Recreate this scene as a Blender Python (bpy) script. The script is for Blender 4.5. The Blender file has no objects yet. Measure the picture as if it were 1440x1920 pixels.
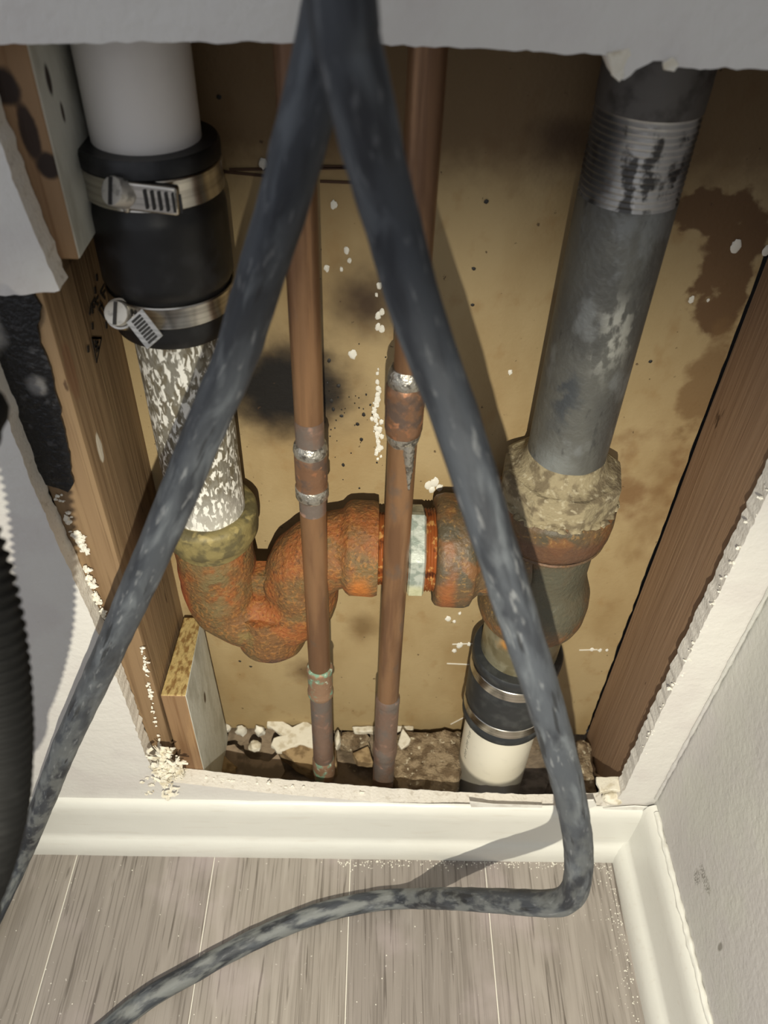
import bpy, bmesh, math, random
from mathutils import Vector, Matrix, noise
random.seed(7)
S = bpy.context.scene
V = Vector
# ------------------------------------------------------------------ camera
F, CX, CY = 1500.0, 720.0, 960.0            # focal length and centre in pixels of the 1440x1920 frame
CAM = V((0, 0, .70))
dn = V((655-CX, -(2560-CY), -F)).normalized()
fw = V((724-CX, 960+446, -F)); fw = (fw-dn*fw.dot(dn)).normalized()
up = -dn; rt = fw.cross(up)
R = Matrix((rt, fw, up))                    # camera vector -> world vector
cam = bpy.data.cameras.new('camera'); co = bpy.data.objects.new('camera', cam); S.collection.objects.link(co)
co.matrix_world = Matrix.Translation(CAM) @ R.to_4x4()
cam.sensor_fit = 'VERTICAL'; cam.sensor_height = 36; cam.lens = F/1920*36; cam.clip_start = .01
cam.dof.use_dof = True; cam.dof.focus_distance = .54; cam.dof.aperture_fstop = cam.lens/2.6
S.camera = co
# ------------------------------------------------------------------ world and light
w = bpy.data.worlds.new('world'); S.world = w; w.use_nodes = True
w.node_tree.nodes['Background'].inputs[0].default_value = (.90, .93, 1, 1)
w.node_tree.nodes['Background'].inputs[1].default_value = .62
L = bpy.data.lights.new('flashlight', 'SPOT'); lo = bpy.data.objects.new('flashlight', L); S.collection.objects.link(lo)
L.energy = 24; L.color = (1, .94, .78); L.shadow_soft_size = .002; L.spot_size = math.radians(86); L.spot_blend = 1.0
lo.location = (.002, -.15, .672)
lo.rotation_euler = (V((.02, .315, .06))-V(lo.location)).to_track_quat('-Z', 'Y').to_euler()
S.view_settings.view_transform = 'Standard'; S.view_settings.look = 'None'
S.view_settings.gamma = 1; S.view_settings.exposure = 0; S.view_settings.use_curve_mapping = False
S.cycles.max_bounces = 6
# ------------------------------------------------------------------ measuring helpers
def ray(px, py): return R @ V((px-CX, -(py-CY), -F))
def aD(px, py, D): r = ray(px, py); return CAM+r*(D/r.y)
def aZ(px, py, z): r = ray(px, py); return CAM+r*((z-CAM.z)/r.z)
def aX(px, py, x): r = ray(px, py); return CAM+r*(x/r.x)
# ------------------------------------------------------------------ materials
def lin(c):
    return tuple((x/255/12.92 if x <= 10 else ((x/255+.055)/1.055)**2.4) for x in c)+(1,)
def M(name, base, rough=.6, metal=0, layers=(), bump=None, spec=.5, bump2=None, along=False):
    m = bpy.data.materials.new(name); m.use_nodes = True; nt = m.node_tree; N = nt.nodes; lk = nt.links.new
    B = N['Principled BSDF']; B.inputs['Specular IOR Level'].default_value = spec
    geo = N.new('ShaderNodeNewGeometry').outputs['Position']; pos = geo
    if along: at = N.new('ShaderNodeAttribute'); at.attribute_name = 'along'; geo = at.outputs['Vector']   # coordinates that run with the hose
    def vscale(s):
        if not hasattr(s, '__len__'): s = (s, s, s)
        n = N.new('ShaderNodeVectorMath'); n.operation = 'MULTIPLY'; lk(geo, n.inputs[0]); n.inputs[1].default_value = s; return n.outputs[0]
    def nz(s, det=5, dist=0):
        n = N.new('ShaderNodeTexNoise'); lk(vscale(s), n.inputs['Vector']); n.inputs['Scale'].default_value = 1
        n.inputs['Detail'].default_value = det; n.inputs['Distortion'].default_value = dist; return n.outputs['Fac']
    def mr(x, a, b, c=0, d=1):
        n = N.new('ShaderNodeMapRange'); n.interpolation_type = 'SMOOTHSTEP'; lk(x, n.inputs[0])
        for i, v in enumerate((a, b, c, d)): n.inputs[1+i].default_value = v
        return n.outputs[0]
    def mth(op, a, b):
        n = N.new('ShaderNodeMath'); n.operation = op
        for i, v in enumerate((a, b)):
            if isinstance(v, (int, float)): n.inputs[i].default_value = v
            else: lk(v, n.inputs[i])
        return n.outputs[0]
    col = None; ro = None; me = None
    for ly in layers:
        k = ly[1]
        if k == 'n': mask = mr(nz(ly[2], 6, ly[5] if len(ly) > 5 and isinstance(ly[5], (int, float)) else 0), ly[3], ly[4])
        elif k == 'b':
            cen, rad, soft, dis = ly[2], ly[3], ly[4], ly[5]
            s = N.new('ShaderNodeVectorMath'); s.operation = 'SUBTRACT'; lk(geo, s.inputs[0]); s.inputs[1].default_value = cen
            d = N.new('ShaderNodeVectorMath'); d.operation = 'DIVIDE'; lk(s.outputs[0], d.inputs[0]); d.inputs[1].default_value = rad
            l = N.new('ShaderNodeVectorMath'); l.operation = 'LENGTH'; lk(d.outputs[0], l.inputs[0])
            x = mth('ADD', l.outputs['Value'], mth('MULTIPLY', mth('SUBTRACT', nz(70), .5), dis))
            mask = mr(x, 1-soft, 1, 1, 0)
        elif k == 'z':   # ly[2]=axis, lo, hi, wobble
            sp = N.new('ShaderNodeSeparateXYZ'); lk(pos, sp.inputs[0])
            x = mth('ADD', sp.outputs['XYZ'.index(ly[2])], mth('MULTIPLY', mth('SUBTRACT', nz(120), .5), ly[5]))
            mask = mr(x, ly[3], ly[4])
        fac = 1; opt = {}
        if isinstance(ly[-1], dict): opt = ly[-1]; fac = opt.get('f', 1)
        if 'brk' in opt: mask = mth('MULTIPLY', mask, mr(nz(opt['brk'], 5), .42, .58))
        if fac != 1: mask = mth('MULTIPLY', mask, fac)
        mx = N.new('ShaderNodeMix'); mx.data_type = 'RGBA'; lk(mask, mx.inputs[0])
        if col is None: mx.inputs[6].default_value = lin(base)
        else: lk(col, mx.inputs[6])
        mx.inputs[7].default_value = lin(ly[0]); col = mx.outputs[2]
        for key, base_v in (('r', rough), ('m', metal)):
            if key in opt:
                cur = ro if key == 'r' else me
                q = N.new('ShaderNodeMix'); lk(mask, q.inputs[0])
                if cur is None: q.inputs[2].default_value = base_v
                else: lk(cur, q.inputs[2])
                q.inputs[3].default_value = opt[key]
                if key == 'r': ro = q.outputs[0]
                else: me = q.outputs[0]
    if col is None: B.inputs['Base Color'].default_value = lin(base)
    else: lk(col, B.inputs['Base Color'])
    B.inputs['Roughness'].default_value = rough; B.inputs['Metallic'].default_value = metal
    if ro: lk(ro, B.inputs['Roughness'])
    if me: lk(me, B.inputs['Metallic'])
    nrm = None
    for b in (bump, bump2):
        if b:
            bn = N.new('ShaderNodeBump'); bn.inputs['Strength'].default_value = 1; bn.inputs['Distance'].default_value = b[0]
            lk(nz(b[1], 4), bn.inputs['Height'])
            if nrm: lk(nrm, bn.inputs['Normal'])
            nrm = bn.outputs[0]
    if nrm: lk(nrm, B.inputs['Normal'])
    return m
m_wall = M('painted_drywall', (216, 213, 207), .62, layers=[((206, 200, 196), 'n', 22, .45, .65, {'f': .5})], bump=(.0004, 260), bump2=(.0007, 60))
m_wallR = M('rolled_paint', (196, 195, 188), .6, layers=[((190, 184, 186), 'n', 14, .42, .66, {'f': .5}),
    ((120, 116, 108), 'b', (.239, .232, .141), (.05, .012, .006), .5, 1.2, {'f': .8, 'brk': (900, 900, 300)}),
    ((120, 116, 108), 'b', (.239, .238, .128), (.05, .006, .008), .5, 1.2, {'f': .8, 'brk': (900, 900, 400)}),
    ((120, 116, 108), 'b', (.239, .190, .134), (.05, .003, .006), .5, 1.0, {'f': .8})], bump=(.0006, 230), bump2=(.0006, 70))
m_core = M('gypsum_core', (226, 221, 212), .9, layers=[((196, 188, 176), 'n', 260, .56, .70, {'f': .7})], bump=(.0005, 500))
m_trim = M('glossy_white_trim', (222, 221, 213), .32, layers=[((214, 210, 200), 'n', (30, 200, 200), .56, .72, {'f': .5})], bump=(.0003, 90))
m_tape = M('joint_compound', (226, 224, 217), .8, layers=[((205, 200, 192), 'n', 60, .5, .65)], bump=(.0004, 150))
m_panel = M('brown_paper_board', (170, 149, 110), .75, layers=[
    ((152, 128, 88), 'n', (16, 10, 8), .42, .66, {'f': .8}),
    ((148, 118, 76), 'n', (60, 60, 45), .55, .72, {'f': .5}),
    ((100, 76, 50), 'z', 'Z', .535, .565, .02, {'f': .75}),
    ((118, 84, 50), 'b', (.180, .417, .345), (.055, .1, .05), .7, 1.3, {'f': .75, 'brk': (28, 28, 22)}),
    ((122, 92, 56), 'b', (.195, .417, .300), (.03, .1, .11), .8, 1.4, {'f': .5, 'brk': (30, 30, 18)}),
    ((104, 78, 50), 'b', (.178, .417, .532), (.036, .1, .014), .25, 1.9),
    ((104, 78, 50), 'b', (.196, .417, .505), (.018, .1, .034), .25, 1.7),
    ((104, 78, 50), 'b', (.200, .417, .475), (.015, .1, .02), .3, 1.5),
    ((118, 90, 56), 'b', (.206, .417, .425), (.014, .1, .05), .4, 1.4, {'f': .8}),
    ((74, 54, 34), 'b', (.093, .417, .566), (.026, .1, .016), .9, .9, {'f': .8}),
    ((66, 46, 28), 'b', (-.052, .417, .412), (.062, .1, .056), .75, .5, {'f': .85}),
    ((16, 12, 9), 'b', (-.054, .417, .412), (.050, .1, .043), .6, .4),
    ((58, 40, 25), 'b', (-.004, .417, .474), (.034, .1, .035), .95, .5, {'f': .95}),
    ((96, 72, 44), 'b', (-.050, .417, .115), (.024, .1, .024), .9, .7, {'f': .85}),
    ((110, 86, 52), 'b', (-.003, .417, .178), (.018, .1, .026), .9, .7, {'f': .8}),
    ((66, 48, 30), 'n', 190, .70, .74, {'f': .8}),
    ], bump=(.0005, 60), bump2=(.0002, 500))
def wood(name, base, dark, light, extra=()):
    return M(name, base, .7, layers=[(dark, 'n', (170, 170, 5), .48, .66, .4, {'f': .75}), (light, 'n', (60, 60, 6), .52, .7, 1.2, {'f': .6}),
        (dark, 'n', (330, 330, 9), .58, .68, {'f': .6}), ((62, 38, 20), 'n', (110, 110, 26), .70, .74, {'f': .8})]+list(extra), bump=(.0006, (420, 420, 14)))
m_stud = wood('stud_wood', (136, 111, 82), (104, 80, 54), (154, 129, 96), [
    ((120, 82, 56), 'b', (-.149, .336, .475), (.03, .008, .02), .4, 1.0, {'f': .6}),
    ((214, 206, 190), 'b', (-.149, .345, .42), (.03, .004, .012), .3, .9, {'f': .8}),
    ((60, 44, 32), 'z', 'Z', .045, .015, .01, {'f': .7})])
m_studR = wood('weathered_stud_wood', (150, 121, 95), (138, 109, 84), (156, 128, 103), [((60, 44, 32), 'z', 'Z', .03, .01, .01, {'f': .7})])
m_block = wood('block_wood', (144, 114, 82), (112, 80, 50), (172, 138, 98), [
    ((40, 26, 18), 'b', (-.142, .328, .607), (.008, .03, .008), .4, .9), ((46, 30, 20), 'b', (-.136, .328, .590), (.004, .03, .012), .4, 1.1),
    ((40, 26, 18), 'b', (-.131, .328, .578), (.006, .03, .006), .4, .9)])
m_whitewash = M('primed_wood', (206, 206, 196), .7, layers=[((170, 168, 154), 'n', (60, 60, 24), .45, .68, {'f': .7}),
    ((48, 36, 26), 'b', (-.130, .342, .606), (.04, .003, .007), .4, .5), ((60, 46, 34), 'b', (-.130, .349, .592), (.04, .002, .005), .4, .5),
    ((80, 62, 44), 'b', (-.130, .372, .140), (.04, .004, .008), .5, .8)], bump=(.0005, 140))
m_endgrain = M('sawn_end_grain', (190, 166, 110), .7, layers=[((140, 108, 62), 'n', (300, 120, 300), .45, .62)], bump=(.0012, (500, 160, 500)))
m_black = M('black_sealant', (20, 20, 21), .3, layers=[((62, 62, 64), 'n', 170, .60, .70, {'f': .8}), ((190, 188, 184), 'b', (-.180, .327, .503), (.012, .03, .016), .6, 1.0, {'f': .8}),
    ((150, 148, 146), 'b', (-.163, .327, .473), (.007, .03, .007), .8, 1.4, {'f': .6})], bump=(.0011, 330))
m_pvc = M('white_pvc', (226, 221, 215), .42, layers=[((196, 190, 184), 'n', 30, .5, .7, {'f': .4})])
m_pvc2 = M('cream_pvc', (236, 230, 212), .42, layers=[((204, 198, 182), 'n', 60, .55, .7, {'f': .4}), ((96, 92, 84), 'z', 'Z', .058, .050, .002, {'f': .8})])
m_rub = M('black_rubber', (17, 17, 18), .42, layers=[((34, 34, 36), 'n', 80, .5, .7)], bump=(.0002, 90))
m_rub2 = M('dusty_black_rubber', (40, 42, 44), .5, layers=[((66, 68, 68), 'n', 110, .45, .7, {'f': .7})])
m_ss = M('stainless_steel', (205, 200, 190), .24, 1, layers=[((150, 146, 140), 'n', (9, 9, 500), .45, .6, {'f': .5})])
m_scr = M('screw_steel', (200, 196, 188), .35, .5, layers=[((120, 116, 110), 'n', 200, .52, .66, {'f': .6})])
m_slot = M('dark_slot', (38, 36, 34), .6)
m_cu = M('tarnished_copper', (142, 108, 78), .4, .45, layers=[((110, 80, 58), 'n', (80, 80, 12), .42, .62, {'f': .8}), ((158, 120, 86), 'n', (200, 200, 9), .55, .7, {'f': .6}),
    ((96, 84, 74), 'n', (60, 60, 30), .60, .72, {'f': .7, 'r': .6, 'm': .3})], bump=(.0002, 200))
m_cuf = M('heat_marked_copper', (140, 106, 82), .42, .6, layers=[((88, 74, 66), 'n', 110, .44, .6, {'f': .9, 'm': .3, 'r': .6}), ((170, 120, 88), 'n', 160, .58, .68)], bump=(.0005, 260))
m_cug = M('greyed_copper', (136, 112, 98), .48, .55, layers=[((104, 96, 90), 'n', (80, 80, 40), .45, .6, {'f': .85, 'm': .2}), ((160, 128, 112), 'n', 120, .58, .7)], bump=(.0005, 220))
m_pat = M('green_patina_copper', (150, 120, 96), .55, .4, layers=[((104, 146, 124), 'n', 130, .50, .62, {'m': 0, 'r': .8, 'f': .85}), ((180, 190, 172), 'n', 260, .60, .68, {'m': 0, 'f': .7})], bump=(.0006, 300))
m_sol = M('solder', (190, 186, 176), .34, .85, layers=[((110, 104, 96), 'n', 300, .5, .62, {'f': .8})], bump=(.0009, 420))
m_steel = M('flaking_galvanized', (146, 142, 130), .5, .45, layers=[((104, 96, 78), 'n', (240, 240, 110), .44, .56, {'m': 0, 'f': .9}), ((230, 228, 220), 'n', (360, 360, 150), .51, .58, .6, {'m': 0, 'r': .45}),
    ((232, 230, 224), 'z', 'Z', .39, .35, .03, {'f': .45, 'm': 0}), ((84, 70, 50), 'b', (-.103, .36, .487), (.05, .05, .014), .8, .6, {'f': .6, 'm': 0, 'brk': 300})], bump=(.0012, (260, 260, 120)))
m_grey = M('grey_galvanized', (108, 108, 103), .5, .45, layers=[((88, 88, 86), 'n', (40, 40, 22), .40, .62, {'f': .8}), ((134, 137, 137), 'n', (60, 60, 34), .56, .70, {'f': .7}),
    ((150, 154, 152), 'b', (.105, .355, .402), (.02, .03, .022), .9, .6, {'f': .7}), ((182, 182, 174), 'b', (.122, .355, .490), (.014, .03, .034), .8, .8, {'f': .9, 'brk': (240, 240, 120)}), ((66, 72, 80), 'b', (.104, .355, .45), (.014, .03, .03), .8, 1, {'f': .7, 'brk': 90}), ((170, 160, 128), 'z', 'Z', .398, .386, .006, {'m': 0, 'r': .85}),  # broken pale flecks partway up the pipe are painted glints
    ((66, 66, 66), 'n', (150, 150, 60), .62, .72, {'f': .6})], bump=(.0005, 330), bump2=(.0008, (60, 60, 40)))
m_thr = M('painted_glint_thread_steel', (188, 186, 182), .3, .4, layers=[((78, 76, 74), 'n', (110, 110, 60), .50, .60), ((70, 68, 66), 'b', (.094, .36, .575), (.016, .05, .04), .6, .6, {'f': .9}), ((70, 68, 66), 'b', (.145, .36, .575), (.014, .05, .04), .6, .6, {'f': .9})], bump=(.0003, 300))  # mottled old threads; pale middle and dark sides paint in the flash highlight
m_rust = M('rusty_cast_iron', (110, 76, 42), .7, layers=[((104, 86, 52), 'n', (40, 40, 30), .42, .58, {'f': .8}), ((142, 80, 36), 'n', (42, 42, 32), .46, .62, {'f': .85}), ((156, 106, 52), 'n', 420, .50, .64, {'f': .55}),
    ((78, 54, 34), 'n', 330, .56, .68, {'f': .6}), ((108, 98, 64), 'b', (-.098, .345, .300), (.020, .03, .05), .8, 1.2, {'f': .85, 'brk': 90}), ((168, 76, 36), 'b', (-.131, .36, .285), (.014, .03, .05), .8, .8, {'f': .85}),
    ((178, 104, 38), 'b', (-.003, .345, .298), (.012, .03, .03), .8, 1.2, {'f': .8}), ((124, 108, 62), 'b', (-.085, .34, .25), (.02, .03, .02), .9, 1.2, {'f': .6, 'brk': 120}), ((74, 54, 48), 'b', (-.066, .35, .223), (.016, .03, .01), .9, 1, {'f': .7})], bump=(.0012, 420), bump2=(.0016, 110))
m_rust2 = M('brown_cast_iron', (94, 74, 50), .55, layers=[((78, 70, 54), 'n', 46, .44, .58), ((124, 82, 46), 'n', 60, .50, .62, {'f': .7}), ((150, 116, 66), 'n', 380, .55, .66, {'f': .5}),
    ((150, 84, 40), 'b', (.052, .345, .30), (.008, .03, .05), .8, 1, {'f': .7}),
    ((80, 78, 64), 'b', (.13, .345, .30), (.05, .05, .045), .5, .4, {'f': .9}), ((92, 62, 44), 'b', (.12, .34, .345), (.05, .05, .014), .5, .5, {'f': .8})], bump=(.0009, 300), bump2=(.0012, 90))
m_collar = M('olive_crusted_iron', (128, 116, 74), .6, layers=[((92, 84, 56), 'n', 90, .45, .6), ((164, 148, 96), 'n', 130, .56, .68, {'f': .7}), ((180, 84, 34), 'b', (-.131, .36, .335), (.012, .03, .012), .6, .6)], bump=(.0006, 260))
m_cement = M('crusty_pipe_cement', (146, 134, 106), .9, layers=[((110, 98, 76), 'n', 120, .45, .6), ((176, 166, 140), 'n', 260, .56, .68, {'f': .7})], bump=(.0009, 420), bump2=(.0006, 110))
m_zinc = M('zinc_nut', (190, 196, 186), .5, .4, layers=[((150, 160, 150), 'n', 150, .46, .6), ((214, 210, 160), 'b', (.03, .345, .30), (.02, .02, .012), .6, .8, {'f': .6})], bump=(.0004, 300))
m_rth = M('rusty_thread', (150, 84, 40), .5, .2, layers=[((196, 150, 90), 'n', 200, .54, .64), ((84, 44, 24), 'n', 140, .54, .66)])
m_hose = M('dusty_rubber_hose', (58, 62, 68), .6, layers=[((34, 37, 43), 'n', (110, 110, 22), .46, .62, {'f': .9}), ((96, 101, 106), 'n', (130, 130, 30), .50, .70, .6, {'f': .6}),
    ((20, 21, 24), 'n', (230, 230, 20), .62, .68, {'f': .8}), ((136, 139, 136), 'z', 'Z', .42, .06, .08, {'f': .6, 'brk': (120, 120, 40)}), ((150, 152, 154), 'n', (420, 420, 90), .58, .72, {'f': .3})], bump=(.0003, (300, 300, 90)), along=True)
m_corr = M('black_corrugated_plastic', (10, 10, 10), .7, layers=[((18, 18, 18), 'n', 120, .5, .7)], spec=.2)
m_conc = M('crumbled_concrete', (150, 132, 106), .95, layers=[((106, 88, 66), 'n', 100, .44, .6), ((210, 198, 172), 'n', 180, .60, .68)], bump=(.003, 160), bump2=(.0015, 600))
m_slab = M('dirty_slab', (150, 132, 110), .95, layers=[((104, 90, 72), 'n', 40, .42, .6), ((150, 136, 112), 'n', 220, .64, .70)], bump=(.003, 120))
m_scrap = M('torn_drywall', (226, 220, 204), .85, layers=[((200, 190, 168), 'n', 120, .5, .66)], bump=(.0008, 200))
m_tan = M('tan_rubble', (170, 146, 110), .9, layers=[((126, 104, 74), 'n', 90, .45, .6)], bump=(.001, 160))
m_dark = M('tar_paper', (150, 132, 112), .8, layers=[((112, 98, 82), 'n', 50, .45, .6)], bump=(.001, 120))
m_ink = M('stamp_ink', (34, 26, 20), .8)
m_fleck = M('plaster_fleck', (232, 228, 216), .5)
# ------------------------------------------------------------------ object helpers
W0 = {}
def tag(o, label=None, cat=None, group=None, kind=None):
    for k, v in (('label', label), ('category', cat), ('group', group), ('kind', kind)):
        if v: o[k] = v
    return o
def mk(name, geo, mat, parent=None, origin=None, sharp=35, smooth=True):
    vs, fs = geo[0], geo[1]; mi = geo[2] if len(geo) > 2 else None
    if origin is None:
        if parent: origin = W0[parent.name]
        else:
            xs, ys, zs = zip(*[tuple(v) for v in vs]); origin = V(((min(xs)+max(xs))/2, (min(ys)+max(ys))/2, min(zs)))
    me = bpy.data.meshes.new(name); me.from_pydata([tuple(V(v)-origin) for v in vs], [], fs)
    for mm in (mat if isinstance(mat, (list, tuple)) else [mat]): me.materials.append(mm)
    if mi: me.polygons.foreach_set('material_index', mi)
    bm = bmesh.new(); bm.from_mesh(me); bmesh.ops.recalc_face_normals(bm, faces=bm.faces); bm.to_mesh(me); bm.free()
    if smooth:
        me.polygons.foreach_set('use_smooth', [True]*len(me.polygons)); me.set_sharp_from_angle(angle=math.radians(sharp))
    me.update(); o = bpy.data.objects.new(name, me); S.collection.objects.link(o); W0[o.name] = V(origin)
    if parent: o.parent = parent; o.location = V(origin)-W0[parent.name]
    else: o.location = origin
    return o
def thing(name, loc, label, cat, group=None, kind=None):
    o = bpy.data.objects.new(name, None); S.collection.objects.link(o); o.location = loc; o.empty_display_size = .01
    W0[o.name] = V(loc); return tag(o, label, cat, group, kind)
def join(*gs):
    vs, fs, mi = [], [], []
    for g in gs:
        n = len(vs); vs += list(g[0]); fs += [tuple(i+n for i in f) for f in g[1]]; mi += (list(g[2]) if len(g) > 2 else [0]*len(g[1]))
    return vs, fs, mi
def lathe(prof, c, seg=64, jit=0, closed_ends=True, axis='Z', js=60):
    """prof: (radius, offset along axis)"""
    vs, fs = [], []
    for r, h in prof:
        for i in range(seg):
            a = 2*math.pi*i/seg
            if axis == 'Z': p = V((math.cos(a)*r, math.sin(a)*r, h))
            else: p = V((h, math.cos(a)*r, math.sin(a)*r))
            p += V(c)
            if jit: p += (p-V(c)).normalized()*(noise.noise(p*js)*jit)
            vs.append(p)
    for j in range(len(prof)-1):
        for i in range(seg):
            a, b = j*seg+i, j*seg+(i+1) % seg; fs.append((a, b, b+seg, a+seg))
    if closed_ends: fs.append(tuple(range(seg))[::-1]); fs.append(tuple(range((len(prof)-1)*seg, len(prof)*seg)))
    return vs, fs
def dens(prof, step):
    out = [prof[0]]
    for a, b in zip(prof, prof[1:]):
        n = max(1, int(math.hypot(b[0]-a[0], b[1]-a[1])/step))
        out += [(a[0]+(b[0]-a[0])*k/n, a[1]+(b[1]-a[1])*k/n) for k in range(1, n+1)]
    return out
def spline(pts, step):
    """Catmull-Rom through (vector, radius) points"""
    P = [V((*p[0], p[1])) for p in pts]; P = [P[0]*2-P[1]]+P+[P[-1]*2-P[-2]]; out = []
    for k in range(1, len(P)-2):
        p0, p1, p2, p3 = P[k-1:k+3]; n = max(2, int((p2-p1).length/step))
        for i in range(n):
            t = i/n; out.append(.5*((2*p1)+(p2-p0)*t+(2*p0-5*p1+4*p2-p3)*t*t+(-p0+3*p1-3*p2+p3)*t*t*t))
    out.append(P[-2]); return [(V(q[:3]), q[3]) for q in out]
def tube(path, seg=28, jit=0, js=60, power=1, flat=1):
    vs, fs = [], []; n = len(path); T = []
    for i in range(n): T.append((path[min(i+1, n-1)][0]-path[max(i-1, 0)][0]).normalized())
    nrm = T[0].orthogonal().normalized()
    for i, (p, r) in enumerate(path):
        nrm = (nrm-T[i]*nrm.dot(T[i])).normalized(); bi = T[i].cross(nrm)
        for k in range(seg):
            a = 2*math.pi*k/seg; c, s = math.cos(a), math.sin(a)
            if power != 1: c = math.copysign(abs(c)**power, c); s = math.copysign(abs(s)**power, s)
            d = nrm*c+bi*s*flat; q = p+d*r
            if jit: q += d*(noise.noise(q*js)*jit)
            vs.append(q)
    for j in range(n-1):
        for i in range(seg):
            a, b = j*seg+i, j*seg+(i+1) % seg; fs.append((a, b, b+seg, a+seg))
    fs.append(tuple(range(seg))[::-1]); fs.append(tuple(range((n-1)*seg, n*seg)))
    return vs, fs
def box(x0, x1, y0, y1, z0, z1):
    vs = [(x, y, z) for x in (x0, x1) for y in (y0, y1) for z in (z0, z1)]
    return vs, [(0, 1, 3, 2), (4, 6, 7, 5), (0, 4, 5, 1), (2, 3, 7, 6), (0, 2, 6, 4), (1, 5, 7, 3)]
def obox(p0, p1, side, w_, t_):
    """box from p0 to p1, width w_ along side, thickness t_"""
    a = (p1-p0); u = (side-a*(side.dot(a)/a.dot(a))).normalized(); n = a.normalized().cross(u)
    vs = [p+u*su*w_/2+n*sn*t_/2 for p in (p0, p1) for su in (-1, 1) for sn in (-1, 1)]
    return vs, [(0, 1, 3, 2), (4, 6, 7, 5), (0, 4, 5, 1), (2, 3, 7, 6), (0, 2, 6, 4), (1, 5, 7, 3)]
def bevel(o, w_=.001, seg=2):
    b = o.modifiers.new('bevel', 'BEVEL'); b.width = w_; b.segments = seg; b.limit_method = 'ANGLE'; b.angle_limit = .6; return o
def extr(poly, off, jit=0):
    """polygon extruded by vector off"""
    n = len(poly); vs = [V(p) for p in poly]+[V(p)+V(off)+V([random.uniform(-jit, jit) for _ in range(3)]) for p in poly]
    return vs, [tuple(range(n)), tuple(range(2*n-1, n-1, -1))]+[(i, (i+1) % n, n+(i+1) % n, n+i) for i in range(n)]
def rock(c, sx, sy, sz, sub=3, amp=.25, fr=2.2, seed=0, flatb=True):
    bm = bmesh.new(); bmesh.ops.create_icosphere(bm, subdivisions=sub, radius=1)
    for v in bm.verts:
        d = 1+amp*noise.noise(v.co*fr+V((seed*7.3, seed*3.1, seed)))+amp*.4*noise.noise(v.co*fr*3+V((seed, 9, 2)))
        v.co = v.co*d; v.co = V((v.co.x*sx, v.co.y*sy, v.co.z*sz))+V(c)
    vs = [v.co.copy() for v in bm.verts]; fs = [tuple(v.index for v in f.verts) for f in bm.faces]; bm.free(); return vs, fs
def ragged(pts, step, amp, fr=200, seed=0):
    """subdivide a 2D closed loop and jitter it"""
    out = []; n = len(pts)
    for i in range(n):
        a, b = V(pts[i]), V(pts[(i+1) % n]); k = max(1, int((b-a).length/step))
        for j in range(k):
            p = a+(b-a)*j/k
            if j: p += V((noise.noise(V((p.x*fr, p.y*fr, seed)))*amp, noise.noise(V((p.x*fr, p.y*fr, seed+5)))*amp))
            out.append(p)
    return out
# ================================================================== STRUCTURE
WF, WB = .315, .328
# drywall wall with the sawn access hole
hole_px = [(-70, 84), (-14, 230), (45, 390), (112, 545), (50, 553), (0, 554), (-60, 558), (-60, 600), (-24, 690), (-17, 705), (56, 900), (117, 1040), (168, 1150), (230, 1300), (274, 1420),
           (300, 1462), (330, 1467), (500, 1487), (700, 1503), (860, 1513), (1010, 1517), (1060, 1516), (1120, 1514), (1150, 1508), (1172, 1480), (1190, 1440), (1235, 1345), (1330, 1150), (1440, 925), (1490, 822),
           (1560, 680), (1620, 540), (1600, 300), (1560, 140), (1440, 131), (1300, 128), (1262, 128), (1240, 114), (1215, 120), (1192, 131), (1170, 150), (1155, 148), (1136, 104), (1000, 97), (900, 90), (600, 78), (300, 80)]
hole = [(lambda q: (q.x, q.z))(aD(*p, WF)) for p in hole_px]
def wall_with_hole():
    hl = ragged(hole, .0022, .0010, 200)
    outer = [(-1.3, 0), (.26, 0), (.26, 1.5), (-1.3, 1.5)]
    bm = bmesh.new(); vo = [bm.verts.new((x, WF, z)) for x, z in outer]; vh = [bm.verts.new((p.x, WF, p.y)) for p in hl]
    es = [bm.edges.new((l[i], l[(i+1) % len(l)])) for l in (vo, vh) for i in range(len(l))]
    bmesh.ops.triangle_fill(bm, edges=es, use_beauty=True)
    bm.verts.index_update()
    vs = [v.co.copy() for v in bm.verts]; fs = [tuple(v.index for v in f.verts) for f in bm.faces]; bm.free()
    n = len(vs); nh = len(hl)
    mi = [0]*len(fs)
    back = []
    for i, v in enumerate(vs):
        q = V(v); q.y = WB
        if i >= 4: q.x += noise.noise(v*160)*.0012; q.z += noise.noise(v*160+V((4, 4, 4)))*.0012
        back.append(q)
    mid = []
    for i in range(4, n):
        v = vs[i]; q = v.lerp(back[i], .35)+V((noise.noise(v*420+V((8, 1, 1))), 0, noise.noise(v*420+V((3, 9, 1)))))*.0006; mid.append(q)
    allv = vs+back+mid
    fs2 = fs+[tuple(i+n for i in f) for f in fs]; mi += [0]*len(fs)
    for i in range(nh):
        j = (i+1) % nh
        fs2.append((4+i, 4+j, 2*n+j, 2*n+i)); fs2.append((2*n+i, 2*n+j, n+4+j, n+4+i)); mi += [1, 1]
    return allv, fs2, mi
wall_front = tag(mk('wall_front', wall_with_hole(), [m_wall, m_core], sharp=30, origin=V((0, WF, 0))), kind='structure')
wall_right = tag(mk('wall_right', box(.239, .252, -1.2, WF, 0, 1.5), m_wallR, smooth=False), kind='structure')
# caulk crack strip in the corner
cp = [(V((.2375, WF-.0012, .5-i*.0041)), .0013+.0009*noise.noise(V((i*.4, 0, 0)))) for i in range(100)]
tag(mk('trim_1', tube(cp, 8), m_wallR, origin=V((.2375, WF, .09))), kind='structure')
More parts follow.
